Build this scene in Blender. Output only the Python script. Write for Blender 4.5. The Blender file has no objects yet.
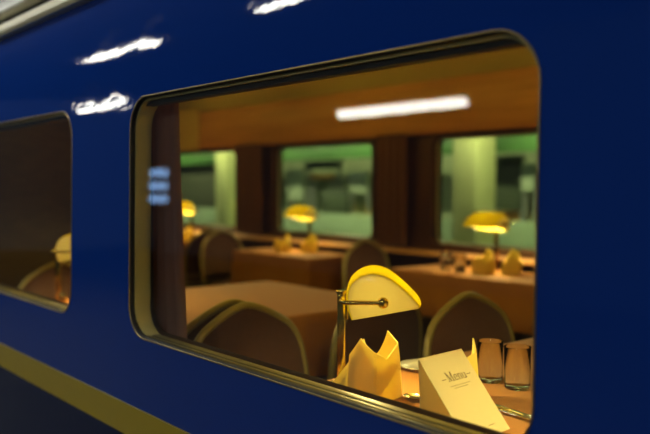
import bpy, bmesh, math, random
from mathutils import Vector, Matrix
random.seed(7)
PI = math.pi
R = math.radians
scene = bpy.context.scene
COL = scene.collection

# ------------------------------------------------------------------ materials
def new_mat(name):
    m = bpy.data.materials.new(name); m.use_nodes = True
    nt = m.node_tree; nt.nodes.clear()
    out = nt.nodes.new('ShaderNodeOutputMaterial')
    return m, nt, out

def pbr(name, col, rough=.5, metal=0., coat=0., spec=.5, noise=None, bump=None, sheen=0.):
    """noise=(scale, other colour, stretch xyz); bump=(scale, strength, stretch xyz)"""
    m, nt, out = new_mat(name)
    b = nt.nodes.new('ShaderNodeBsdfPrincipled')
    nt.links.new(b.outputs[0], out.inputs[0])
    b.inputs['Base Color'].default_value = (*col, 1)
    b.inputs['Roughness'].default_value = rough
    b.inputs['Metallic'].default_value = metal
    b.inputs['Coat Weight'].default_value = coat
    b.inputs['Coat Roughness'].default_value = .03
    b.inputs['Specular IOR Level'].default_value = spec
    b.inputs['Sheen Weight'].default_value = sheen
    tc = nt.nodes.new('ShaderNodeTexCoord')
    def noisetex(scale, stretch):
        mp = nt.nodes.new('ShaderNodeMapping'); mp.inputs['Scale'].default_value = stretch
        nt.links.new(tc.outputs['Object'], mp.inputs[0])
        n = nt.nodes.new('ShaderNodeTexNoise'); n.inputs['Scale'].default_value = scale
        n.inputs['Detail'].default_value = 3
        nt.links.new(mp.outputs[0], n.inputs['Vector'])
        return n
    if noise:
        n = noisetex(noise[0], noise[2])
        r = nt.nodes.new('ShaderNodeValToRGB')
        r.color_ramp.elements[0].position = .3; r.color_ramp.elements[1].position = .7
        r.color_ramp.elements[0].color = (*col, 1); r.color_ramp.elements[1].color = (*noise[1], 1)
        nt.links.new(n.outputs['Fac'], r.inputs[0]); nt.links.new(r.outputs[0], b.inputs['Base Color'])
    if bump:
        n = noisetex(bump[0], bump[2])
        bp = nt.nodes.new('ShaderNodeBump'); bp.inputs['Strength'].default_value = bump[1]
        bp.inputs['Distance'].default_value = bump[3] if len(bump) > 3 else .01
        nt.links.new(n.outputs['Fac'], bp.inputs['Height']); nt.links.new(bp.outputs[0], b.inputs['Normal'])
        if coat: nt.links.new(bp.outputs[0], b.inputs['Coat Normal'])
    return m

def emit(name, col, s):
    m, nt, out = new_mat(name)
    e = nt.nodes.new('ShaderNodeEmission'); e.inputs[0].default_value = (*col, 1); e.inputs[1].default_value = s
    nt.links.new(e.outputs[0], out.inputs[0]); return m

def pane_mat(name, tint):
    m, nt, out = new_mat(name)
    g = nt.nodes.new('ShaderNodeNewGeometry')
    d = nt.nodes.new('ShaderNodeVectorMath'); d.operation = 'DOT_PRODUCT'
    nt.links.new(g.outputs['Normal'], d.inputs[0]); nt.links.new(g.outputs['Incoming'], d.inputs[1])
    def mth(op, a, bval=None):
        n = nt.nodes.new('ShaderNodeMath'); n.operation = op
        if hasattr(a, 'links'): nt.links.new(a, n.inputs[0])
        else: n.inputs[0].default_value = a
        if bval is not None:
            if hasattr(bval, 'links'): nt.links.new(bval, n.inputs[1])
            else: n.inputs[1].default_value = bval
        return n.outputs[0]
    f = mth('ADD', mth('MULTIPLY', mth('POWER', mth('SUBTRACT', 1., mth('ABSOLUTE', d.outputs['Value'])), 5.), .957), .043)
    t = nt.nodes.new('ShaderNodeBsdfTransparent'); t.inputs[0].default_value = (*tint, 1)
    gl = nt.nodes.new('ShaderNodeBsdfGlossy'); gl.inputs['Roughness'].default_value = 0.
    mx = nt.nodes.new('ShaderNodeMixShader')
    nt.links.new(f, mx.inputs[0]); nt.links.new(t.outputs[0], mx.inputs[1]); nt.links.new(gl.outputs[0], mx.inputs[2])
    nt.links.new(mx.outputs[0], out.inputs[0]); return m

def opal(name, col, trans, tw):
    """glass lampshade: part scattering, part translucent, with a gloss on top"""
    m, nt, out = new_mat(name)
    d = nt.nodes.new('ShaderNodeBsdfDiffuse'); d.inputs[0].default_value = (*col, 1)
    t = nt.nodes.new('ShaderNodeBsdfTranslucent'); t.inputs[0].default_value = (*trans, 1)
    mx = nt.nodes.new('ShaderNodeMixShader'); mx.inputs[0].default_value = tw
    nt.links.new(d.outputs[0], mx.inputs[1]); nt.links.new(t.outputs[0], mx.inputs[2])
    g = nt.nodes.new('ShaderNodeBsdfGlossy'); g.inputs['Roughness'].default_value = .12
    m2 = nt.nodes.new('ShaderNodeMixShader'); m2.inputs[0].default_value = .05
    nt.links.new(mx.outputs[0], m2.inputs[1]); nt.links.new(g.outputs[0], m2.inputs[2])
    nt.links.new(m2.outputs[0], out.inputs[0]); return m

def cloth_thin(name, col, trans, tw, bump=0.):
    m, nt, out = new_mat(name)
    d = nt.nodes.new('ShaderNodeBsdfDiffuse'); d.inputs[0].default_value = (*col, 1)
    t = nt.nodes.new('ShaderNodeBsdfTranslucent'); t.inputs[0].default_value = (*trans, 1)
    if bump:
        tc = nt.nodes.new('ShaderNodeTexCoord'); n = nt.nodes.new('ShaderNodeTexNoise'); n.inputs['Scale'].default_value = 300
        nt.links.new(tc.outputs['Object'], n.inputs['Vector'])
        bp = nt.nodes.new('ShaderNodeBump'); bp.inputs['Strength'].default_value = bump; bp.inputs['Distance'].default_value = .002
        nt.links.new(n.outputs['Fac'], bp.inputs['Height']); nt.links.new(bp.outputs[0], d.inputs['Normal'])
    mx = nt.nodes.new('ShaderNodeMixShader'); mx.inputs[0].default_value = tw
    nt.links.new(d.outputs[0], mx.inputs[1]); nt.links.new(t.outputs[0], mx.inputs[2]); nt.links.new(mx.outputs[0], out.inputs[0]); return m

def drinking_glass(name):
    m, nt, out = new_mat(name)
    b = nt.nodes.new('ShaderNodeBsdfPrincipled')
    b.inputs['Base Color'].default_value = (1, 1, 1, 1); b.inputs['Roughness'].default_value = .02
    b.inputs['Transmission Weight'].default_value = 1; b.inputs['IOR'].default_value = 1.45
    nt.links.new(b.outputs[0], out.inputs[0]); return m

ONE = (1, 1, 1)
M = {
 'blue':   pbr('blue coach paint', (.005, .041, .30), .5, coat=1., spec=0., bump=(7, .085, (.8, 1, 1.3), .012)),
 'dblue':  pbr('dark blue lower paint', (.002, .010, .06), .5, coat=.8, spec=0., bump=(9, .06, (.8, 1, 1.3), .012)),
 'gold':   pbr('ochre stripe paint', (.46, .33, .012), .35, coat=.5),
 'cream':  pbr('cream rail paint', (.86, .78, .5), .3, coat=.5),
 'white':  pbr('roof edge reflection paint', (.8, .8, .74), .3, coat=.6),
 'roof':   pbr('dark roof paint', (.05, .05, .035), .35, coat=.3),
 'rubber': pbr('black window rubber', (.006, .006, .006), .6),
 'alu':    pbr('brass coloured window metal', (.42, .33, .13), .3, metal=.8),
 'bronze': pbr('dull bronze sill metal', (.17, .14, .045), .45, metal=.2),
 'lining': pbr('olive cream window lining', (.60, .55, .24), .5),
 'wood':   pbr('brown wood panel', (.14, .075, .02), .5, coat=.1, noise=(5, (.09, .045, .011), (.6, 1, 8)), bump=(30, .05, (.3, 1, 6))),
 'dwood':  pbr('dark wood panel', (.075, .03, .012), .45, coat=.2, noise=(4, (.05, .019, .008), (6, 1, .6))),
 'orwood': pbr('orange varnished wood', (.62, .32, .11), .5, coat=0., noise=(3, (.47, .23, .075), (.5, 1, 7))),
 'tan':    pbr('tan wall board', (.64, .49, .2), .55, noise=(2, (.57, .43, .17), ONE)),
 'ceil':   pbr('cream ceiling board', (.72, .70, .36), .5, noise=(1.5, (.64, .62, .31), ONE)),
 'carpet': pbr('brown carpet', (.06, .03, .02), .95, noise=(60, (.04, .02, .012), ONE)),
 'cloth':  pbr('terracotta tablecloth', (.42, .17, .022), .85, noise=(240, (.38, .15, .018), ONE), bump=(300, .15, ONE, .002), sheen=.1),
 'napkin': cloth_thin('cream napkin linen', (.90, .78, .27), (1., .86, .22), .5, .1),
 'paper':  cloth_thin('cream menu paper', (.82, .75, .46), (.95, .80, .42), .35),
 'ink':    pbr('brown ink', (.17, .12, .05), .7),
 'grey':   pbr('grey brown ink', (.36, .29, .15), .7),
 'brass':  pbr('polished brass', (.62, .45, .12), .18, metal=1.),
 'steel':  pbr('polished cutlery steel', (.72, .70, .62), .14, metal=1.),
 'china':  pbr('glazed white china', (.62, .6, .52), .15, coat=.6),
 'chairm': pbr('bronze painted chair tube', (.30, .25, .085), .38, metal=.3),
 'uphol':  pbr('brown chair upholstery', (.078, .028, .010), .9, noise=(90, (.058, .02, .007), ONE), bump=(150, .2, ONE, .003), sheen=.2),
 'curtain':cloth_thin('plum brown curtain', (.36, .21, .18), (.38, .24, .16), .5),
 'fcurt':  pbr('red brown curtain', (.14, .058, .028), .9, noise=(60, (.11, .045, .02), ONE), sheen=.2),
 'shade':  opal('yellow cased lamp glass', (.80, .60, .10), (1., .95, .04), .72),
 'opal':   opal('pale opal lamp glass', (.85, .75, .42), (1., .97, .60), .55),
 'glass':  pane_mat('window glass', (.96, .97, .95)),
 'fglass': pane_mat('far window glass', (.86, .93, .80)),
 'tumbler':drinking_glass('clear drinking glass'),
 'tube':   emit('lit fluorescent tube', (1., 1., .90), 17.),
 'ptube':  emit('lit greenish fluorescent tube', (1., 1., .62), 62.),
 'dome':   emit('added warm ceiling glow', (1., .64, .06), 19.),
 'led':    emit('lit blue display row', (.30, .55, 1.), 4.2),
 'black':  pbr('black plastic', (.012, .012, .014), .4),
 'housing':pbr('grey lamp housing', (.35, .35, .33), .5),
 'pave':   pbr('dark platform paving', (.08, .08, .07), .7, noise=(3, (.06, .06, .055), ONE)),
 'fpave':  pbr('pale platform paving', (.42, .45, .34), .7, noise=(3, (.36, .39, .3), ONE)),
 'swall':  pbr('grey green station wall', (.60, .62, .38), .7, noise=(1.2, (.40, .44, .26), (1, 1, 1.6))),
 'ledge':  pbr('pale green parapet paint', (.44, .54, .36), .6),
 'green':  pbr('green station fascia', (.11, .25, .07), .45),
 'pillar': pbr('olive cream column paint', (.62, .60, .28), .6),
 'dark':   pbr('dark green board', (.11, .13, .08), .5),
 'frame':  pbr('pale grey green window frame', (.42, .46, .34), .35, coat=.3),
 'board':  pbr('grey olive board', (.09, .09, .06), .6),
 'orange': pbr('orange board paint', (.70, .33, .05), .5),
 'pale':   pbr('pale board paper', (.62, .68, .50), .6),
}

# ------------------------------------------------------------------ mesh helpers
class MB:
    def __init__(s): s.v = []; s.f = []
    def add(s, vs, fs):
        o = len(s.v); s.v += [tuple(v) for v in vs]; s.f += [[i+o for i in f] for f in fs]; return s
    def loft(s, loops, closed=True, caps=(False, False), ring=False):
        n = len(loops[0]); vs = [p for l in loops for p in l]; fs = []
        L = len(loops)
        for i in range(L if ring else L-1):
            i2 = (i+1) % L
            for j in range(n if closed else n-1):
                j2 = (j+1) % n
                fs.append([i*n+j, i*n+j2, i2*n+j2, i2*n+j])
        if caps[0]: fs.append(list(range(n))[::-1])
        if caps[1]: fs.append([(L-1)*n+j for j in range(n)])
        return s.add(vs, fs)
    def tube(s, pts, r, n=10, closed=False, smooth=0):
        pts = [Vector(p) for p in pts]
        if smooth: pts = catmull(pts, smooth, closed)
        N = len(pts); loops = []
        up = None
        for i, p in enumerate(pts):
            if closed: t = pts[(i+1) % N]-pts[i-1]
            else: t = pts[min(i+1, N-1)]-pts[max(i-1, 0)]
            t.normalize()
            if up is None:
                up = Vector((0, 0, 1)) if abs(t.z) < .9 else Vector((1, 0, 0))
            a = (up - t*up.dot(t)).normalized(); up = a; b = t.cross(a)
            rr = r[i*len(r)//N] if isinstance(r, (list, tuple)) else r
            loops.append([p+a*rr*math.cos(2*PI*k/n)+b*rr*math.sin(2*PI*k/n) for k in range(n)])
        return s.loft(loops, True, (not closed, not closed), ring=closed)
    def lathe(s, prof, n=28, c=(0, 0, 0)):
        loops = [[(c[0]+r*math.cos(2*PI*k/n), c[1]+r*math.sin(2*PI*k/n), c[2]+z) for k in range(n)] for r, z in prof]
        return s.loft(loops, True, (True, True))
    def box(s, x0, x1, y0, y1, z0, z1, bev=0., seg=2):
        bm = bmesh.new(); bmesh.ops.create_cube(bm, size=1)
        for v in bm.verts:
            v.co = Vector(((x0+x1)/2+v.co.x*(x1-x0), (y0+y1)/2+v.co.y*(y1-y0), (z0+z1)/2+v.co.z*(z1-z0)))
        if bev: bmesh.ops.bevel(bm, geom=bm.edges[:], offset=bev, segments=seg, affect='EDGES', profile=.5)
        bm.verts.index_update()
        s.add([v.co[:] for v in bm.verts], [[v.index for v in f.verts] for f in bm.faces]); bm.free(); return s
    def sphere(s, c, r, n=16, sz=1.):
        pr = [(r*math.sin(PI*i/n) if 0 < i < n else r*.02, -r*sz*math.cos(PI*i/n)) for i in range(n+1)]
        return s.lathe(pr, n*2, c)
    def poly(s, pts, y0, y1):
        """prism: outline given in x,z, thick from y0 to y1"""
        return s.loft([[(x, y0, z) for x, z in pts], [(x, y1, z) for x, z in pts]], True, (True, True))
    def xf(s, m):
        s.v = [tuple(m @ Vector(v)) for v in s.v]; return s
    def build(s, name, mat, parent=None, angle=35, smooth=True):
        me = bpy.data.meshes.new(name); me.from_pydata(s.v, [], s.f); me.update()
        bm = bmesh.new(); bm.from_mesh(me); bmesh.ops.recalc_face_normals(bm, faces=bm.faces[:]); bm.to_mesh(me); bm.free()
        if smooth:
            for p in me.polygons: p.use_smooth = True
            me.set_sharp_from_angle(angle=R(angle))
        me.materials.append(M[mat])
        o = bpy.data.objects.new(name, me); COL.objects.link(o)
        if parent is not None: o.parent = parent
        return o

def catmull(p, k, closed=False):
    out = []; N = len(p)
    for i in range(N if closed else N-1):
        g = (lambda j: p[j % N]) if closed else (lambda j: p[min(max(j, 0), N-1)])
        a, b, c, d = g(i-1), g(i), g(i+1), g(i+2)
        for q in range(k):
            t = q/k
            out.append(.5*((2*b)+(-a+c)*t+(2*a-5*b+4*c-d)*t*t+(-a+3*b-3*c+d)*t**3))
    if not closed: out.append(p[-1])
    return out

def tag(o, label=None, cat=None, group=None, kind=None):
    if label: o['label'] = label
    if cat: o['category'] = cat
    if group: o['group'] = group
    if kind: o['kind'] = kind
    return o
def thing(name, label, cat, loc, rz=0, group=None):
    o = bpy.data.objects.new(name, None); COL.objects.link(o); o.empty_display_size = .05
    o.location = loc; o.rotation_euler = (0, 0, rz)
    return tag(o, label, cat, group)
def dup(root, loc, rz, label, group=None):
    r = root.copy(); COL.objects.link(r); r.location = loc; r.rotation_euler = (0, 0, rz); r['label'] = label
    if group: r['group'] = group
    for ch in root.children:
        c = ch.copy(); COL.objects.link(c); c.parent = r
        for g in ch.children:
            d = g.copy(); COL.objects.link(d); d.parent = c
    return r
def struct(o): o['kind'] = 'structure'; return o

# ------------------------------------------------------------------ the coach shell
EYE = 1.228
def ty(z):                                  # outer side of the coach: leans in a little, then curves to the roof
    return .98+.018*(z-EYE)+.30*max(0., z-1.50)**2
YB = 3.85                                   # inner face of the far side wall
def rrect(x0, x1, z0, z1, r, inset=0., n=8):
    x0 += inset; x1 -= inset; z0 += inset; z1 -= inset; r = max(r-inset, .004)
    out = []
    for cx, cz, a in ((x1-r, z1-r, 0), (x0+r, z1-r, 90), (x0+r, z0+r, 180), (x1-r, z0+r, 270)):
        for i in range(n+1):
            t = R(a+90*i/n); out.append((cx+r*math.cos(t), cz+r*math.sin(t)))
    return out
WZ0, WZ1, WR = .815, 1.464, .085
NEAR = [(-2.025, -.695), (-3.77, -2.44)]    # openings in the blue side
FZ0, FZ1, FR = .835, 1.545, .07
FAR = [(-3.545, -2.36), (-5.305, -4.10), (-7.06, -5.86)]

def holed_sheet(mb, x0, x1, z0, z1, holes, yf):
    bm = bmesh.new()
    def loop(pts):
        vs = [bm.verts.new((x, yf(z), z)) for x, z in pts]
        return [bm.edges.new((vs[i], vs[(i+1) % len(vs)])) for i in range(len(vs))]
    es = loop([(x0, z0), (x1, z0), (x1, z1), (x0, z1)])
    for h in holes: es += loop(h)
    bmesh.ops.triangle_fill(bm, use_beauty=True, use_dissolve=False, edges=es)
    bm.verts.index_update()
    mb.add([v.co[:] for v in bm.verts], [[v.index for v in f.verts] for f in bm.faces]); bm.free()

XL, XR = -9.0, 1.6
mb = MB()
holed_sheet(mb, XL, XR, .618, 1.50, [rrect(a, b, WZ0, WZ1, WR) for a, b in NEAR], ty)
zs = [1.50+.30*i/14 for i in range(15)]
mb.loft([[(XL+(XR-XL)*i/20, ty(z), z) for i in range(21)] for z in zs], closed=False)
side = struct(mb.build('wall_outside', 'blue'))
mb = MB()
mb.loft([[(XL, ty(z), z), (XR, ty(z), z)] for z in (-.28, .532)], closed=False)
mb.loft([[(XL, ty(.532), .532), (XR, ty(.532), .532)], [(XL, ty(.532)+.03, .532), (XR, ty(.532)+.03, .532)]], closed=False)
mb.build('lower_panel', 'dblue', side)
mb = MB(); mb.loft([[(XL, ty(.618), .618), (XR, ty(.618), .618)], [(XL, ty(.5)-.003, .618), (XR, ty(.5)-.003, .618)],
                    [(XL, ty(.5)-.003, .531), (XR, ty(.5)-.003, .531)], [(XL, ty(.5)+.02, .531), (XR, ty(.5)+.02, .531)]], closed=False)
struct(mb.build('trim_1', 'gold'))
# cant rail, groove and roof edge
def extrude_x(mb, prof): mb.loft([[(XL, y, z) for y, z in prof], [(XR, y, z) for y, z in prof]], closed=False); return mb
struct(extrude_x(MB(), [(1.03, 1.795), (.992, 1.80), (.985, 1.812), (.988, 1.838), (1.0, 1.846), (1.05, 1.848)]).build('trim_2', 'cream'))
struct(extrude_x(MB(), [(1.05, 1.845), (1.045, 1.895), (1.01, 1.897)]).build('trim_3', 'rubber'))
struct(extrude_x(MB(), [(1.05, 1.889), (1.008, 1.892), (1.004, 1.90), (1.01, 1.93), (1.03, 1.952), (1.06, 1.958)]).build('trim_4', 'white'))  # white colour stands in for tube light reflected along the roof curve
struct(extrude_x(MB(), [(1.05, 1.952)]+[(2.46-1.43*math.cos(R(a)), 1.952+.62*math.sin(R(a))) for a in range(0, 181, 9)]).build('roof', 'roof'))
# inner linings
mb = MB(); holed_sheet(mb, XL, XR, 0, 1.86, [rrect(a, b, WZ0, WZ1, WR, .006) for a, b in NEAR], lambda z: 1.045)
struct(mb.build('wall_front', 'dwood'))
mb = MB()
for yy in (YB, YB+.09): holed_sheet(mb, XL, XR, 0, 1.93, [rrect(a, b, FZ0, FZ1, FR) for a, b in FAR], lambda z, q=yy: q)
struct(mb.build('wall_back', 'dwood'))
struct(MB().box(XL, XR, 1.0, YB+.1, -.08, 0).build('floor', 'carpet'))
struct(extrude_x(MB(), [(1.075, 1.84), (1.12, 1.95), (1.25, 2.04), (1.6, 2.11), (2.46, 2.15), (3.3, 2.11), (3.66, 2.04), (3.80, 1.96), (3.86, 1.90)]).build('ceiling', 'ceil'))
struct(MB().box(-8.0, -7.92, 1.08, YB, 0, 2.12).build('wall_left', 'wood'))
struct(MB().box(.9, .96, 1.08, YB, 0, 2.12).build('wall_right', 'wood'))
# varnished board above the far windows, with a bead below, and the tan board further on
struct(extrude_x(MB(), [(3.845, 1.56), (3.80, 1.562), (3.775, 1.60), (3.765, 1.75), (3.775, 1.87), (3.80, 1.905), (3.845, 1.91)]).xf(
    Matrix.Translation((0, 0, 0))).build('trim_5', 'orwood'))
struct(MB().box(-7.92, -6.34, 3.735, 3.765, 1.55, 1.93, .008).build('trim_6', 'tan'))
struct(MB().box(XL, XR, 3.70, 3.85, .775, .80, .008).build('trim_7', 'orwood'))   # ledge below the far windows

def window(n, x0, x1, z0, z1, r, yf, far=False):
    def ring(mb, prof, dz=0.):                      # closed profile of (inset, depth) swept round the opening
        loops = []
        for ins, d in prof: loops.append([(x, yf(z)+d, z) for x, z in rrect(x0, x1, z0-dz, z1, r, ins)])
        return mb.loft(loops, True, ring=True)
    if not far:
        root = struct(ring(MB(), [(.001, .013), (.001, .050), (.003, .054), (-.014, .054), (-.014, .060), (.007, .060), (.009, .056), (.008, .013)], .008).build('window_%d' % n, 'lining'))
        for d0, d1 in ((.018, .028), (.034, .0545)):
            MB().box(x0+r*.8, x1-r*.8, yf(z0)+d0, yf(z0)+d1, z0-.008, z0+.003, .002).build('sill_strip', 'bronze', root)
        MB().box(x0+r*.8, x1-r*.8, yf(z0)+.028, yf(z0)+.034, z0-.008, z0+.0015).build('sill_groove', 'rubber', root)
        MB().box(x0-.01, x1+.01, yf(z1)+.022, yf(z1)+.05, z1-.021, z1+.01, .003).build('blind_rail', 'rubber', root)
        ring(MB(), [(-.0035, .0), (-.0035, -.001), (-.003, -.0016), (-.0005, -.0016), (0, -.001), (0, .004)]).build('outer_lip', 'alu', root)
        ring(MB(), [(-.0002, .0), (.001, .001), (.003, .004), (.003, .015), (-.0002, .015)]).build('gasket', 'rubber', root)
        lp = [(x, yf(z)+.006, z) for x, z in rrect(x0, x1, z0, z1, r, .0015)]
        lq = [(x, yf(z)+.012, z) for x, z in rrect(x0, x1, z0, z1, r, .0015)]
        MB().loft([lp, lq], True, (True, True)).build('pane', 'glass', root, angle=20)
    else:
        root = struct(ring(MB(), [(-.02, -.006), (-.018, -.012), (.008, -.012), (.012, -.004), (.012, .085), (-.0, .085), (-.0, -.002), (-.02, -.002)]).build('window_%d' % n, 'dwood'))
        ring(MB(), [(.011, .03), (.024, .03), (.024, .055), (.011, .055)]).build('inner_frame', 'frame', root)
        lp = [(x, yf(z)+.039, z) for x, z in rrect(x0, x1, z0, z1, r, .018)]
        lq = [(x, yf(z)+.045, z) for x, z in rrect(x0, x1, z0, z1, r, .018)]
        MB().loft([lp, lq], True, (True, True)).build('pane', 'fglass', root, angle=20)
    return root
for i, (a, b) in enumerate(NEAR): window(i+1, a, b, WZ0, WZ1, WR, ty)
for i, (a, b) in enumerate(FAR): window(i+3, a, b, FZ0, FZ1, FR, lambda z: YB, True)

# ------------------------------------------------------------------ curtains
def curtain(label, x0, x1, y, z0, z1, folds, amp, mat, flare=0., group=None):
    mb = MB(); loops = []; n = folds*10
    for i in range(13):
        t = i/12; z = z1+(z0-z1)*t
        xa, xb = x0, x1+flare*t*t
        f = [(xa+(xb-xa)*j/n, y+amp*math.sin(2*PI*folds*j/n+.4*math.sin(3*t))*(.7+.3*t), z) for j in range(n+1)]
        b = [(x, yy+.004, zz) for x, yy, zz in f]
        loops.append(f+b[::-1])
    mb.loft(loops, True, (True, True))
    o = mb.build('curtain', mat, None, 80)
    return tag(o, label, 'curtain', group)
curtain('plum brown curtain gathered at the edge of the large window', -2.13, -1.935, 1.075, .60, 1.70, 4, .012, 'curtain', .06)
G = 'curtains between the far windows'
curtain('red brown curtain between the two far windows with green lit views', -4.0, -3.71, YB-.075, .82, 1.57, 4, .022, 'fcurt', group=G)
curtain('red brown curtain at the right of the leftmost far window', -5.77, -5.38, YB-.075, .82, 1.57, 5, .022, 'fcurt', group=G)

# ------------------------------------------------------------------ tables and cloths
TZ = .735
def table(x0, x1, y0, y1, label):
    cx, cy = (x0+x1)/2, (y0+y1)/2; w, d = (x1-x0)/2, (y1-y0)/2
    t = thing('dining_table', label, 'table', (cx, cy, 0), 0, 'tables under the cloths')
    MB().box(-w+.01, w-.01, -d+.01, d-.01, TZ-.03, TZ-.002, .006).build('tabletop', 'wood', t)
    MB().box(-.035, .035, -d*.5, d*.5, .03, TZ-.03, .008).build('pedestal', 'dwood', t)
    MB().box(-.2, .2, -d*.6, d*.6, 0, .03, .01).build('foot', 'dwood', t)
def cloth(x0, x1, y0, y1, drop, label, seed):
    rnd = random.Random(seed); ph = [rnd.uniform(0, 6.3) for _ in range(4)]
    per = []
    r = .02
    for cx, cy, a in ((x1-r, y1-r, 0), (x0+r, y1-r, 90), (x0+r, y0+r, 180), (x1-r, y0+r, 270)):
        for i in range(5):
            t = R(a+90*i/4); per.append((cx+r*math.cos(t), cy+r*math.sin(t), math.cos(t), math.sin(t)))
    full = []
    for i in range(len(per)):
        p, q = per[i], per[(i+1) % len(per)]
        L = math.hypot(q[0]-p[0], q[1]-p[1]); k = max(1, int(L/.03))
        for j in range(k):
            f = j/k; full.append(tuple(p[m]+(q[m]-p[m])*f for m in range(4)))
    loops = []
    s = [0.]
    for i in range(1, len(full)): s.append(s[-1]+math.hypot(full[i][0]-full[i-1][0], full[i][1]-full[i-1][1]))
    for ins, dz, am in ((.012, 0, 0), (.003, -.002, 0), (0, -.008, 0), (0, -.05, .15), (0, -drop*.5, .6), (0, -drop, 1.)):
        lp = []
        for (x, y, nx, ny), d in zip(full, s):
            wv = am*.010*(1+math.sin(d*23+ph[0])*.6+math.sin(d*37+ph[1])*.4)
            lp.append((x-nx*ins+nx*wv, y-ny*ins+ny*wv, TZ+.005+dz))
        loops.append(lp)
    mb = MB(); mb.loft(loops, True)
    n = len(full); mb.f.append(list(range(n)))
    inner = []
    for lp in loops: inner.append([(x, y, z-.0025) for x, y, z in lp])
    o = mb.build('tablecloth', 'cloth', None, 60)
    return tag(o, label, 'tablecloth', 'terracotta tablecloths')
TB = [(-1.515, -.50, 1.115, 2.34, .245, 'the lamp, menu card and tumblers at the large window'),
      (-3.295, -2.33, 1.115, 2.352, .245, 'the next table seen behind the arched chair back'),
      (-5.02, -4.10, 3.245, 3.69, .245, 'the far table beneath the middle far window'),
      (-3.32, -2.20, 3.245, 3.69, .245, 'the far table at the right, behind the tumblers'),
      (-6.85, -5.95, 3.245, 3.69, .245, 'the furthest table beside the gathered curtain')]
for i, (a, b, c, d, dr, w) in enumerate(TB):
    table(a, b, c, d, 'wooden pedestal dining table carrying ' + ['the large window place setting', 'the wide plain cloth behind the arched chair',
          'two napkins by the middle far window', 'two napkins by the right far window', 'the furthest lamp beside the curtain'][i])
    cloth(a, b, c, d, dr, 'terracotta cloth on ' + w, 11+i)
TT = TZ+.0052

# ------------------------------------------------------------------ chairs
def make_chair(loc, rz, label):
    t = thing('dining_chair', label, 'chair', loc, rz, 'dining chairs')
    half = [(.205, .44), (.215, .56), (.212, .65), (.197, .73), (.165, .783), (.11, .820), (.05, .848)]
    arch = [(-y, z) for y, z in half]+[(0, .860)]+[(y, z) for y, z in half[::-1]]
    lean = lambda z: -.05*(z-.44)/.44
    MB().tube([(lean(z), y, z) for y, z in arch], .0125, 10, smooth=4).build('back_frame', 'chairm', t, 60)
    pts = catmull([Vector((0, y, z)) for y, z in arch], 3)
    lo = []
    for ins, dx in ((.0, -.004), (.0, .004), (.025, .018), (.07, .026)):
        lo.append([(lean(p.z)+dx, p.y*(1-ins/.2), .50+(p.z-.50)*(1-ins/.36) if p.z > .5 else .50+ins*.4) for p in pts])
    lo2 = [[(lean(p.z)-.010, p.y*.96, max(.505, .5+(p.z-.5)*.96)) for p in pts]]+lo
    MB().loft(lo2, True, (True, True)).build('backrest', 'uphol', t, 50)
    sl = []
    for k, z in ((.93, .425), (1., .435), (1., .455), (.97, .472), (.85, .48)):
        sl.append([(.225+x*k, z_*k, z) for x, z_ in rrect(-.205, .205, -.205, .205, .06)])
    MB().loft(sl, True, (True, True)).build('seat', 'uphol', t, 50)
    MB().tube([(.225+x, y, .418) for x, y in rrect(-.2, .2, -.2, .2, .05, 0, 4)], .010, 8, closed=True).build('seat_frame', 'chairm', t, 60)
    for sx, sy in ((0, 1), (0, -1), (1, 1), (1, -1)):
        if sx: MB().tube([(.40, .18*sy, .42), (.42, .2*sy, 0)], .0115, 10).build('leg', 'chairm', t)
        else: MB().tube([(0, .205*sy, .44), (-.01, .205*sy, .3), (-.06, .21*sy, 0)], .0115, 10, smooth=3).build('leg', 'chairm', t, 60)
    return t
c0 = make_chair((-1.675, 2.045, 0), R(-2), 'arched brown chair at the lamp table, behind the menu card and tumblers')
G = 'dining chairs'
dup(c0, (-2.125, 1.345, 0), R(180), 'arched bronze framed chair showing its back, left of the table lamp', G)
dup(c0, (-1.955, 1.345, 0), R(1), 'arched chair standing back to back with the one left of the table lamp', G)
dup(c0, (-2.08, 1.955, 0), R(180), 'dark arched chair directly behind the lit table lamp', G)
dup(c0, (-3.79, 3.52, 0), R(4), 'arched chair by the red brown curtain between the two far tables', G)
dup(c0, (-3.60, 1.40, 0), R(0), 'arched bronze chair inside the left coach window', G)
dup(c0, (-5.36, 3.40, 0), R(8), 'dark chair at the left end of the far table with two napkins', G)
dup(c0, (-5.62, 3.40, 0), R(176), 'chair with an orange lit frame at the furthest table', G)
scene_chair_back_to_back = None

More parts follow.
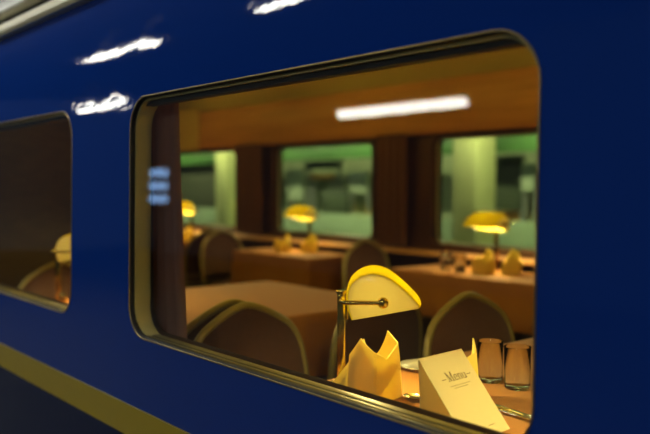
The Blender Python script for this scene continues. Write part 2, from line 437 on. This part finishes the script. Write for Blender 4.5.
# ------------------------------------------------------------------ table lamps
def make_lamp(loc, rz, label, PZ=.2225, HL=.094, taper=((0, .925), (.004, .95), (.012, .965), (.03, .985), (.055, 1.))):
    t = thing('table_lamp', label, 'lamp', loc, rz, 'brass table lamps with yellow glass shades')
    PX = -.1
    MB().box(PX-.028, PX+.028, -.03, .03, 0, .010, .003).build('base', 'brass', t)
    MB().box(PX+.012, PX+.040, -.05, -.022, 0, .045, .002).build('switch_box', 'brass', t)
    MB().box(PX-.0098, PX+.0098, -.0098, .0098, .010, PZ+.0115, .002).build('pole', 'brass', t)
    MB().box(PX-.012, PX+.012, -.012, .012, PZ+.0055, PZ+.0135, .002).sphere((PX-.001, -.010, PZ-.0015), .007, 8).build('pole_cap', 'brass', t)
    MB().box(PX+.0105, PX+.016, -.012, .012, PZ-.056, PZ+.0055, .001).build('bracket', 'brass', t)
    for s in (-1, 1):
        a = MB().tube([(PX+.004, 0, PZ), (PX+.004, s*.06, PZ), (PX+.004, s*(HL+.004), PZ), (PX+.012, s*(HL+.014), PZ-.001), (PX+.03, s*(HL+.016), PZ-.001),
                   (-.04, s*(HL+.016), PZ-.001), (0, s*(HL+.016), PZ-.001)], .0052, 8, smooth=4).build('arm', 'brass', t, 60)
        k = MB().lathe([(.002, -.006), (.0115, -.006), (.0132, 0), (.0125, .005), (.007, .010), (.0015, .0105)], 18)
        k.xf(Matrix.Translation((0, s*(HL+.013), PZ-.001)) @ Matrix.Rotation(R(90)*s*1, 4, 'X').inverted()).build('knob', 'brass', t, 45)
    prof = [(-.072, -.046), (-.081, -.016), (-.082, .016), (-.074, .042), (-.054, .060), (-.026, .068), (.006, .0615), (.036, .041), (.062, .017), (.084, -.008), (.0825, -.0155)]
    pv = catmull([Vector((x*1.04, 0, z*1.0)) for x, z in prof], 4)
    th = .0045
    def off(d):
        o = []
        for i, p in enumerate(pv):
            tg = (pv[min(i+1, len(pv)-1)]-pv[max(i-1, 0)]).normalized(); nrm = Vector((-tg.z, 0, tg.x))
            o.append(p+nrm*d)
        return o
    outer, inner = off(0), off(-th) if (off(.001)[20]-Vector((-.02, 0, 0))).length < (pv[20]-Vector((-.02, 0, 0))).length else off(th)
    cen = Vector((-.005, 0, .005))
    inner = [p+(cen-p).normalized()*th for p in pv]
    loops = []
    half = [(HL-d, k) for d, k in taper]; k0 = taper[0][1]; cen = Vector((-.005, 0, -.012))
    ys = [(-y, k) for y, k in half]+[(0, 1.006)]+half[::-1]
    for y, k in ys:
        lp = [cen+(p-cen)*k for p in outer]+[cen+(p-cen)*k for p in inner[::-1]]
        loops.append([(p.x, y, p.z+PZ) for p in lp])
    MB().loft(loops, True, (True, True)).build('lamp_shade', 'shade', t, 60)
    for s in (-1, 1):
        ring1 = [cen+(p-cen)*.955 for p in outer]
        lp = []
        for y, k in ((HL-.010, k0-.055), (HL-.002, k0), (HL+.002, k0-.01), (HL+.0045, k0-.065), (HL+.006, k0-.37)):
            lp.append([((cen+(p-cen)*k).x, s*y, (cen+(p-cen)*k).z+PZ) for p in outer])
        MB().loft(lp, True, (True, True)).build('end_panel', 'opal', t, 40)
    return t
def lamp_light(t, e, z=.216):
    ld = bpy.data.lights.new('bulb_light', 'POINT'); ld.energy = e; ld.color = (1., .78, .28); ld.shadow_soft_size = .018
    lo = bpy.data.objects.new('bulb_light', ld); COL.objects.link(lo); lo.parent = t; lo.location = (-.008, 0, z)
GL = 'brass table lamps with yellow glass shades'
def at_pole(x, y, rz):                      # lamp origin so that the pole stands at x, y
    return (x+.1*math.cos(rz), y+.1*math.sin(rz), TT)
rzA = R(46)
LA = make_lamp(at_pole(-1.43, 1.237, rzA), rzA, 'brass table lamp with yellow shade, nearest the glass beside the folded napkin')
lamp_light(LA, 7.)
LF = None
for px, py, rz, lb, e in ((-.56, 1.25, R(165), 'unseen brass lamp added on the nearest table, at the end away from the napkin', 4.2),  # out of view, added to light the front of the menu card
                          (-3.20, 1.225, R(52), 'lit table lamp inside the left coach window', 8.),
                          (-4.59, 3.66, R(-90), 'lit yellow lamp in front of the middle far window', 8.),
                          (-2.865, 3.66, R(-90), 'lit yellow lamp in front of the right far window', 8.),
                          (-6.32, 3.66, R(-90), 'lit yellow lamp half hidden by the plum curtain', 8.)):
    if py > 3 and LF is None:
        LF = l = make_lamp(at_pole(px, py, rz), rz, lb, .268, .116, ((0, .66), (.004, .74), (.014, .84), (.035, .93), (.07, 1.)))
    else: l = dup(LF if py > 3 else LA, at_pole(px, py, rz), rz, lb, GL)
    lamp_light(l, e, .266 if py > 3 else .216)

# unseen warm ceiling lights, added to brighten the tables, menu card and walls
for y, row in ((1.75, 'over the window tables'), (2.95, 'over the far tables')):
    for i, x in enumerate((-.6, -2.35, -4.1, -5.9)):
        t = thing('added_ceiling_light', ['first', 'second', 'third', 'fourth'][i]+' ceiling light '+row+', added out of view, counting from the menu card', 'light', (x, y, 2.115), 0, 'added ceiling lights')
        MB().lathe([(.002, 0), (.11, 0), (.115, -.01), (.11, -.02), (.002, -.02)], 28).build('rim', 'brass', t)
        MB().lathe([(.002, -.10), (.05, -.097), (.085, -.085), (.1, -.06), (.1, -.02), (.002, -.02)], 28).build('diffuser', 'dome', t)
# ------------------------------------------------------------------ napkins
def make_napkin(loc, rz, label, tail=True, p1=.138, p2=.148):
    t = thing('folded_napkin', label, 'napkin', loc, rz, 'folded napkins')
    N = 60
    def rad(phi, z):
        d = (phi+R(30)+R(45)) % R(90)-R(45)
        poly = .7071/math.cos(d)
        return .0615*(.30+.70*poly)*(1-.20*(z/.145)**2)
    def P(phi, z, dr=0.): r = rad(phi, z)+dr; return (r*math.sin(phi), -r*math.cos(phi), z)
    def tri(phi, p):
        d = abs((phi-p+PI) % (2*PI)-PI); return d
    def h(phi):
        d1, d2 = tri(phi, R(-30)), tri(phi, R(150))
        g = (phi+PI) % (2*PI)-PI
        return max(.066, p1-.062*d1, p2-(.030 if R(30) < g < R(150) else .078)*d2)
    mb = MB(); lo = []
    phis = [2*PI*i/N-PI for i in range(N)]
    for k in range(9): lo.append([P(f, h(f)*k/8) for f in phis])
    for k in range(8, -1, -1): lo.append([P(f, h(f)*k/8, -.003) for f in phis])
    mb.loft(lo, True, ring=True)
    mb.build('napkin_body', 'napkin', t, 25)
    # overlapping front fold
    mb = MB(); a0, a1 = R(-78), R(72); lo = []
    n = 25
    fs = [a0+(a1-a0)*i/n for i in range(n+1)]
    def up(f): return p1+.002-.060*(f-R(-30))/(a1-R(-30)) if f > R(-30) else p1+.002-.05*(R(-30)-f)/(R(-30)-a0)
    def dn(f): return 0. if f < R(10) else .074*(f-R(10))/(a1-R(10))
    for dr in (.003, .0058):
        rows = [[P(f, dn(f)+(up(f)-dn(f))*k/6, dr+.002*(k/6)+.007*((f-a0)/(a1-a0))**2) for f in fs] for k in range(7)]
        lo.append(rows)
    A, B = lo
    mb.loft(A, False); mb.loft(B, False)
    mb.loft([A[0], B[0]], False); mb.loft([A[-1], B[-1]], False)
    mb.loft([[r[0] for r in A], [r[0] for r in B]], False); mb.loft([[r[-1] for r in A], [r[-1] for r in B]], False)
    mb.build('front_fold', 'napkin', t, 25)
    if tail:
        # loose corner falling away at one side
        top = Vector(P(R(-40), .128, .001)); bot = Vector(P(R(-55), .002, .001)); tip = Vector((-.128, .02, .002))
        rows = []
        for i in range(9):
            u = i/8
            a = top.lerp(tip, u); b = bot.lerp(tip, u)
            rows.append([a.lerp(b, v/5)+Vector((.3, 1, 0)).normalized()*.012*math.sin(PI*u)*(1-.5*v/5) for v in range(6)])
        rows2 = [[p+Vector((.0008, .0026, 0)) for p in r] for r in rows]
        mb = MB(); mb.loft(rows, False); mb.loft(rows2, False)
        mb.loft([[r[0] for r in rows], [r[0] for r in rows2]], False); mb.loft([[r[-1] for r in rows], [r[-1] for r in rows2]], False)
        mb.loft([rows[0], rows2[0]], False)
        mb.build('loose_corner', 'napkin', t, 60)
    return t
GN = 'folded napkins'
make_napkin((-1.318, 1.246, TT), R(30), 'yellow lit mitre folded napkin beside the nearest lamp pole')
n0 = make_napkin((-1.182, 1.368, TT), R(-8), 'folded napkin with its tip showing behind the menu card', tail=False, p1=.10, p2=.140)
for x, y, rz, lb in ((-4.62, 3.43, R(30), 'bright napkin on the far table under the middle far window'),
                     (-4.47, 3.56, R(60), 'darker napkin right of the bright one under the middle far window'),
                     (-2.79, 3.45, R(35), 'napkin left of its pair on the right far table'),
                     (-2.66, 3.53, R(60), 'napkin right of its pair on the right far table'),
                     (-6.10, 3.47, R(40), 'small bright napkin beside the plum curtain, on the furthest table')):
    dup(n0, (x, y, TT), rz, lb, GN)

# ------------------------------------------------------------------ menu card
mc = thing('menu_card', 'cream folded menu card standing on the terracotta cloth by the glass', 'menu', (-1.08, 1.201, TT), R(4.5))
W, HM, XB = .071, .144, .120
def panel(name, xb, mat='paper'):
    a = Vector((0, -W, HM)); b = Vector((0, W, HM)); c = Vector((xb, W, .0005)); d = Vector((xb, -W, .0005))
    nrm = (b-a).cross(d-a).normalized()*.0005
    return MB().loft([[a-nrm, b-nrm, c-nrm, d-nrm], [a+nrm, b+nrm, c+nrm, d+nrm]], True, (True, True)).build(name, mat, mc, smooth=False)
front = panel('front_panel', XB); panel('back_panel', .008)
u_ax = Vector((0, 1, 0)); w_ax = (Vector((XB, 0, 0))-Vector((0, 0, HM-.0005))).normalized(); n_ax = u_ax.cross(w_ax)
if n_ax.x < 0: n_ax = -n_ax
LEN = math.hypot(XB, HM)
def on_card(poly2, mb):                     # outline in card coordinates: u across from centre, v down from the fold
    base = [Vector((0, 0, HM))+u_ax*u+w_ax*v+n_ax*.0007 for u, v in poly2]
    mb.loft([base, [p+n_ax*.0003 for p in base]], True, (True, True))
def strokes(mb, segs, u0, v0, sc):
    for x0, y0, x1, y1, w in segs:
        d = Vector((x1-x0, y1-y0)); n = Vector((-d.y, d.x)).normalized()*w/2
        q = [(x0+n.x, y0+n.y), (x1+n.x, y1+n.y), (x1-n.x, y1-n.y), (x0-n.x, y0-n.y)]
        on_card([(u0+a*sc, v0-b*sc) for a, b in q], mb)
def arc(cx, cy, rx, ry, a0, a1, w, n=12):
    P = [(cx+rx*math.cos(R(a0+(a1-a0)*i/n)), cy+ry*math.sin(R(a0+(a1-a0)*i/n))) for i in range(n+1)]
    return [(*P[i], *P[i+1], w) for i in range(n)]
tk, tn = .13, .05
Ml = [(.15, 0, .15, 1, tn), (.15, 1, .5, .05, tk), (.5, .05, .85, 1, tn), (.85, 0, .85, 1, tk), (.0, .03, .3, .03, tn), (.68, .03, 1.02, .03, tn), (0, .97, .2, .97, tn), (.82, .97, 1.02, .97, tn)]
el = arc(.27, .31, .23, .29, 0, 320, .1)+[(.05, .33, .5, .33, tn)]
nl = [(.12, 0, .12, .6, .13), (.12, .5, .12, .6, .13)]+arc(.31, .36, .19, .24, 170, 0, .1, 8)+[(.5, 0, .5, .38, .13), (0, .03, .24, .03, tn), (.38, .03, .62, .03, tn), (.02, .58, .14, .58, tn)]
ul = [(.1, .22, .1, .6, .13)]+arc(.3, .25, .2, .24, 180, 360, .1, 8)+[(.5, 0, .5, .6, .13), (.0, .58, .12, .58, tn), (.4, .58, .5, .58, tn), (.5, .03, .62, .03, tn)]
mb = MB(); sc = .0205; u = -.024; v = .062
for g, adv in ((Ml, 1.1), (el, .6), (nl, .68), (ul, .64)):
    strokes(mb, g, u, v, sc); u += adv*sc
for a, b in ((-.041, -.028), (.040, .053)): on_card([(a, v-.0075), (b, v-.0075), (b, v-.0062), (a, v-.0062)], mb)
mb.build('title', 'ink', front, smooth=False)
mb = MB(); rnd = random.Random(3)
for row, half in ((.0715, .030), (.0765, .022)):
    x = -half+.003
    while x < half+.003:
        w = rnd.uniform(.003, .007); on_card([(x, row), (x+w, row), (x+w, row+.0013), (x, row+.0013)], mb); x += w+.0012
mb.build('subtitle_lines', 'grey', front, smooth=False); mb = MB()
x = .014
while x < .032:
    w = rnd.uniform(.003, .006); on_card([(x, .166), (x+w, .166), (x+w, .1678), (x, .1678)], mb); x += w+.001
mb.build('footer_lettering', 'grey', front, smooth=False)

# ------------------------------------------------------------------ tumblers, plate, cutlery
def make_tumbler(loc, label):
    t = MB().lathe([(.001, 0), (.0285, 0), (.0305, .003), (.0315, .04), (.0325, .100), (.0320, .1012), (.0313, .100), (.0303, .04), (.0285, .009), (.001, .007)], 32).build('tumbler', 'tumbler', None, 60)
    t.location = loc; return tag(t, label, 'glass', 'clear tumblers')
g0 = make_tumbler((-1.238, 1.560, TT), 'clear tumbler behind the menu card, left of the pair')
def dupg(loc, label): c = g0.copy(); COL.objects.link(c); c.location = loc; c['label'] = label
dupg((-1.153, 1.556, TT), 'clear tumbler at the window edge, right of the pair')
dupg((-3.02, 3.40, TT), 'blurred glass on the right far table, left of the napkins')
dupg((-3.14, 3.55, TT), 'blurred glass near the window at the left of the right far table')
dupg((-2.88, 3.36, TT), 'blurred glass at the near edge of the right far table, beside the napkins')
p = MB().lathe([(.001, .002), (.034, .002), (.036, 0), (.040, 0), (.042, .004), (.062, .011), (.0635, .0125), (.062, .0135), (.042, .007), (.036, .0055), (.001, .0055)], 40).build('side_plate', 'china', None, 60)
p.location = (-1.435, 1.525, TT); tag(p, 'small pale plate half hidden behind the menu card and napkin', 'plate')

def handle_profile(kind):
    if kind == 'knife': return [(0, .008), (.05, .010), (.09, .009), (.105, .0065), (.115, .009), (.16, .010), (.2, .007), (.212, .001)]
    return [(0, .0075), (.012, .010), (.04, .008), (.09, .0045), (.125, .004)]
def cutlery(kind, loc, rz, label):
    mb = MB(); lo = []
    def sect(x, w, z, h):
        return [(x, w*.5*math.cos(2*PI*k/10), z+h*.5*math.sin(2*PI*k/10)) for k in range(10)]
    for x, w in handle_profile(kind):
        lo.append(sect(x, w*2 if kind != 'knife' else w*1.7, .004 if kind == 'knife' else .004+.004*math.sin(PI*min(1, x/.13)), .004 if not (kind == 'knife' and x > .11) else .0016))
    t = thing(kind, label, 'cutlery', loc, rz, 'cutlery on the nearest table')
    mb.loft(lo, True, (True, True)); mb.build('handle' if kind != 'knife' else 'knife_body', 'steel', t, 50)
    if kind == 'spoon':
        a = MB(); rows = []
        for dz in (0, -.0012):
            rr = []
            for i in range(9):
                r = i/8; rr.append([(.152+.030*r*math.cos(2*PI*k/24), .019*r*math.sin(2*PI*k/24), .0025+.006*r*r+dz) for k in range(24)])
            rows.append(rr)
        a.loft(rows[0], True); a.loft(rows[1], True); a.loft([rows[0][-1], rows[1][-1]], True)
        a.build('bowl', 'steel', t, 60)
    if kind == 'fork':
        a = MB().loft([[(x, y, .006+dz) for x, y in ((.122, -.004), (.135, -.011), (.152, -.012), (.152, .012), (.135, .011), (.122, .004))] for dz in (-.001, .001)], True, (True, True))
        a.build('fork_neck', 'steel', t, 40)
        for k in range(4):
            y = -.0105+.007*k
            MB().tube([(.150, y, .006), (.17, y, .0045), (.198, y*.95, .008)], [.0014, .0014, .001], 6).build('tine', 'steel', t, 60)
    return t
cutlery('spoon', (-1.086, 1.290, TT), R(180), 'polished spoon between the napkin and the menu card')
cutlery('knife', (-1.145, 1.392, TT), R(-6), 'polished knife right of the menu card, in front of the tumblers')
cutlery('fork', (-1.125, 1.352, TT), R(2), 'polished fork beside the knife, in front of the tumblers')

# ------------------------------------------------------------------ the platform this side (behind the camera)
struct(MB().box(-22, 4, -9, .82, -.40, -.32).build('ground', 'pave'))
def tube_light(loc, length, label, mat='tube', w=.14, h=.07, group=None):
    t = thing('fluorescent_light', label, 'light', loc, 0, group)
    MB().box(-length/2-.05, length/2+.05, -w/2-.02, w/2+.02, h*.5, h*.5+.05, .008).build('housing', 'housing', t)
    MB().box(-length/2, length/2, -w/2, w/2, -h/2, h*.5, .03, 3).build('diffuser', mat, t)
    for s in (-1, 1): MB().tube([(s*length*.3, 0, h*.5+.05), (s*length*.3, 0, h*.5+.45)], .012, 8).build('hanger', 'housing', t)
    return t
tube_light((-6.95, -4.9, EYE+1.15), 2.15, 'long platform light whose reflection lies across the large window', h=.10)
tube_light((-10.4, -2.6, EYE+1.22), 1.3, 'platform light reflected in the blue pillar between the coach windows')
for i, (x, l) in enumerate(((-7.15, 1.5), (-4.55, .5))):
    tube_light((x, -1.2, EYE+1.65), l, ['further and longer light', 'nearer and shorter light'][i]+' in the row above the platform edge', group='lights above the platform edge')
tube_light((-1.98, -2.6, EYE+1.15), .8, 'short platform light reflected at the right end of the blue side')
tube_light((1.6, -3.0, EYE+1.75), 3.2, 'wide light added unseen behind the camera to the right', w=.3)  # added out of view to brighten the roof rail and blue side
for i, x in enumerate((-11.8, -9.0, -6.2, -3.4)):  # lights added overhead, out of view, to brighten the roof rail
    tube_light((x, -.2, EYE+2.3), 2.6, ['furthest', 'third', 'second', 'nearest'][i]+' light of the line added under the canopy edge, above the coach roof rail', w=.17, h=.08, group='added lights under the canopy edge')
b = thing('departure_display', 'platform display board with three glowing blue rows', 'display', (-10.4, -3.5, EYE+.15), 0)
MB().box(-.36, .36, -.06, 0, -.32, .32, .01).build('display_case', 'black', b)
for k in range(3): MB().box(-.27, .27, -.002, .006, -.055+.19*(k-1), .055+.19*(k-1), .002).build('display_row', 'led', b)
MB().tube([(0, -.03, -.3), (0, -.03, -EYE-.15-.32)], .04, 12).build('post', 'black', b)

struct(MB().box(-22, 4, -9, .3, 4.05, 4.15).build('ceiling_platform', 'pave'))
# ------------------------------------------------------------------ the platform on the far side
struct(MB().box(-22, 4, 6.4, 9.6, -.40, -.2).build('ground_2', 'fpave'))
struct(MB().box(-22, 4, 9.2, 9.4, -.2, 3.2).build('wall_station', 'swall'))
o = MB().box(-22, 4, 7.6, 7.72, -.2, .80, .01).build('parapet', 'ledge'); tag(o, 'long pale green parapet outside beyond the far windows', 'parapet')
fa = thing('fascia', 'long green fascia band on posts outside beyond the far windows', 'fascia', (-9, 7.95, -.2))
MB().box(-13, 13, -.05, .05, 1.83, 2.08, .01).build('band', 'green', fa)
for x in (-11, 8.6): MB().box(x-.05, x+.05, -.04, .04, 0, 1.84, .01).build('post', 'housing', fa)
for x, w, lb in ((-6.05, .18, 'olive cream column outside beyond the right far window'), (-11.35, .17, 'olive cream column outside beyond the leftmost far window')):
    o = thing('column', lb, 'column', (x, 7.3, -.2), 0, 'station columns')
    MB().box(-w, w, -w, w, .12, 3.2, .02).build('shaft', 'pillar', o)
    MB().box(-w-.05, w+.05, -w-.05, w+.05, 0, .12, .02).build('plinth', 'pillar', o)
def board(x0, x1, z0, z1, mat, label, y=8.6):
    t = thing('notice_board', label, 'board', ((x0+x1)/2, y, -.2), 0, 'boards on the far platform')
    w = (x1-x0)/2
    MB().box(-w, w, -.03, .03, z0+.2, z1+.2, .01).build('panel', mat, t)
    for s in (-1, 1): MB().tube([(s*w*.85, .04, 0), (s*w*.85, .04, z1+.2)], .03, 8).build('post', 'housing', t)
board(-6.75, -6.32, .9, 1.62, 'dark', 'dark green board beside the column beyond the right far window')
board(-6.95, -6.35, .2, .88, 'orange', 'orange and dark low board below the dark green board', 8.75)
board(-6.18, -5.98, 1.15, 1.50, 'pale', 'small pale board at the right of the right far window', 8.4)
board(-6.25, -5.4, .2, .86, 'dark', 'broad dark board low at the right of the right far window', 9.0)
board(-10.9, -9.95, 1.50, 1.64, 'dark', 'long narrow dark board beneath the fascia beyond the middle far window')
board(-10.75, -10.15, 1.32, 1.42, 'orange', 'narrow orange board beyond the middle far window')
board(-9.75, -9.3, 1.1, 1.45, 'pale', 'pale upright board at the right beyond the middle far window')
board(-11.4, -10.95, .95, 1.5, 'pale', 'pale upright board at the left beyond the middle far window')
board(-15.3, -13.05, .2, 2.3, 'board', 'tall grey olive board beyond the leftmost far window', 8.2)
board(-10.2, -9.55, .75, 1.15, 'dark', 'dark board low in the middle far window', 8.4)
for i, (x, y) in enumerate(((-5.2, 6.8), (-8.2, 6.8), (-11.2, 6.8), (-14.2, 6.8))):
    tube_light((x, y, 2.35), 1.6, ['first', 'second', 'third', 'fourth'][i]+' light of the row over the far platform, counting from the right', 'ptube', group='lights over the far platform')

# ------------------------------------------------------------------ lights, world, camera
def point(loc, e, col, r):
    ld = bpy.data.lights.new('ceiling_lamp', 'POINT'); ld.energy = e; ld.color = col; ld.shadow_soft_size = r
    o = bpy.data.objects.new('ceiling_lamp', ld); COL.objects.link(o); o.location = loc
w = bpy.data.worlds.new('station night'); scene.world = w; w.use_nodes = True
w.node_tree.nodes['Background'].inputs[0].default_value = (.55, .75, 1., 1)
w.node_tree.nodes['Background'].inputs[1].default_value = .035

cd = bpy.data.cameras.new('camera'); cam = bpy.data.objects.new('camera', cd); COL.objects.link(cam)
cam.location = (0, 0, EYE); cam.rotation_euler = (R(87.6804), 0, R(50.3374))
cd.sensor_width = 36; cd.lens = 790/650*36; cd.clip_start = .05; cd.clip_end = 100
cd.dof.use_dof = True; cd.dof.focus_distance = 1.75; cd.dof.aperture_fstop = 2.0
scene.camera = cam
vs = scene.view_settings
vs.view_transform = 'Standard'; vs.look = 'None'; vs.gamma = 1; vs.use_curve_mapping = False; vs.exposure = 0
scene.cycles.max_bounces = 10; scene.cycles.transparent_max_bounces = 16
scene.cycles.caustics_reflective = False; scene.cycles.caustics_refractive = False
scene.cycles.sample_clamp_indirect = 4
scene.cycles.use_denoising = True
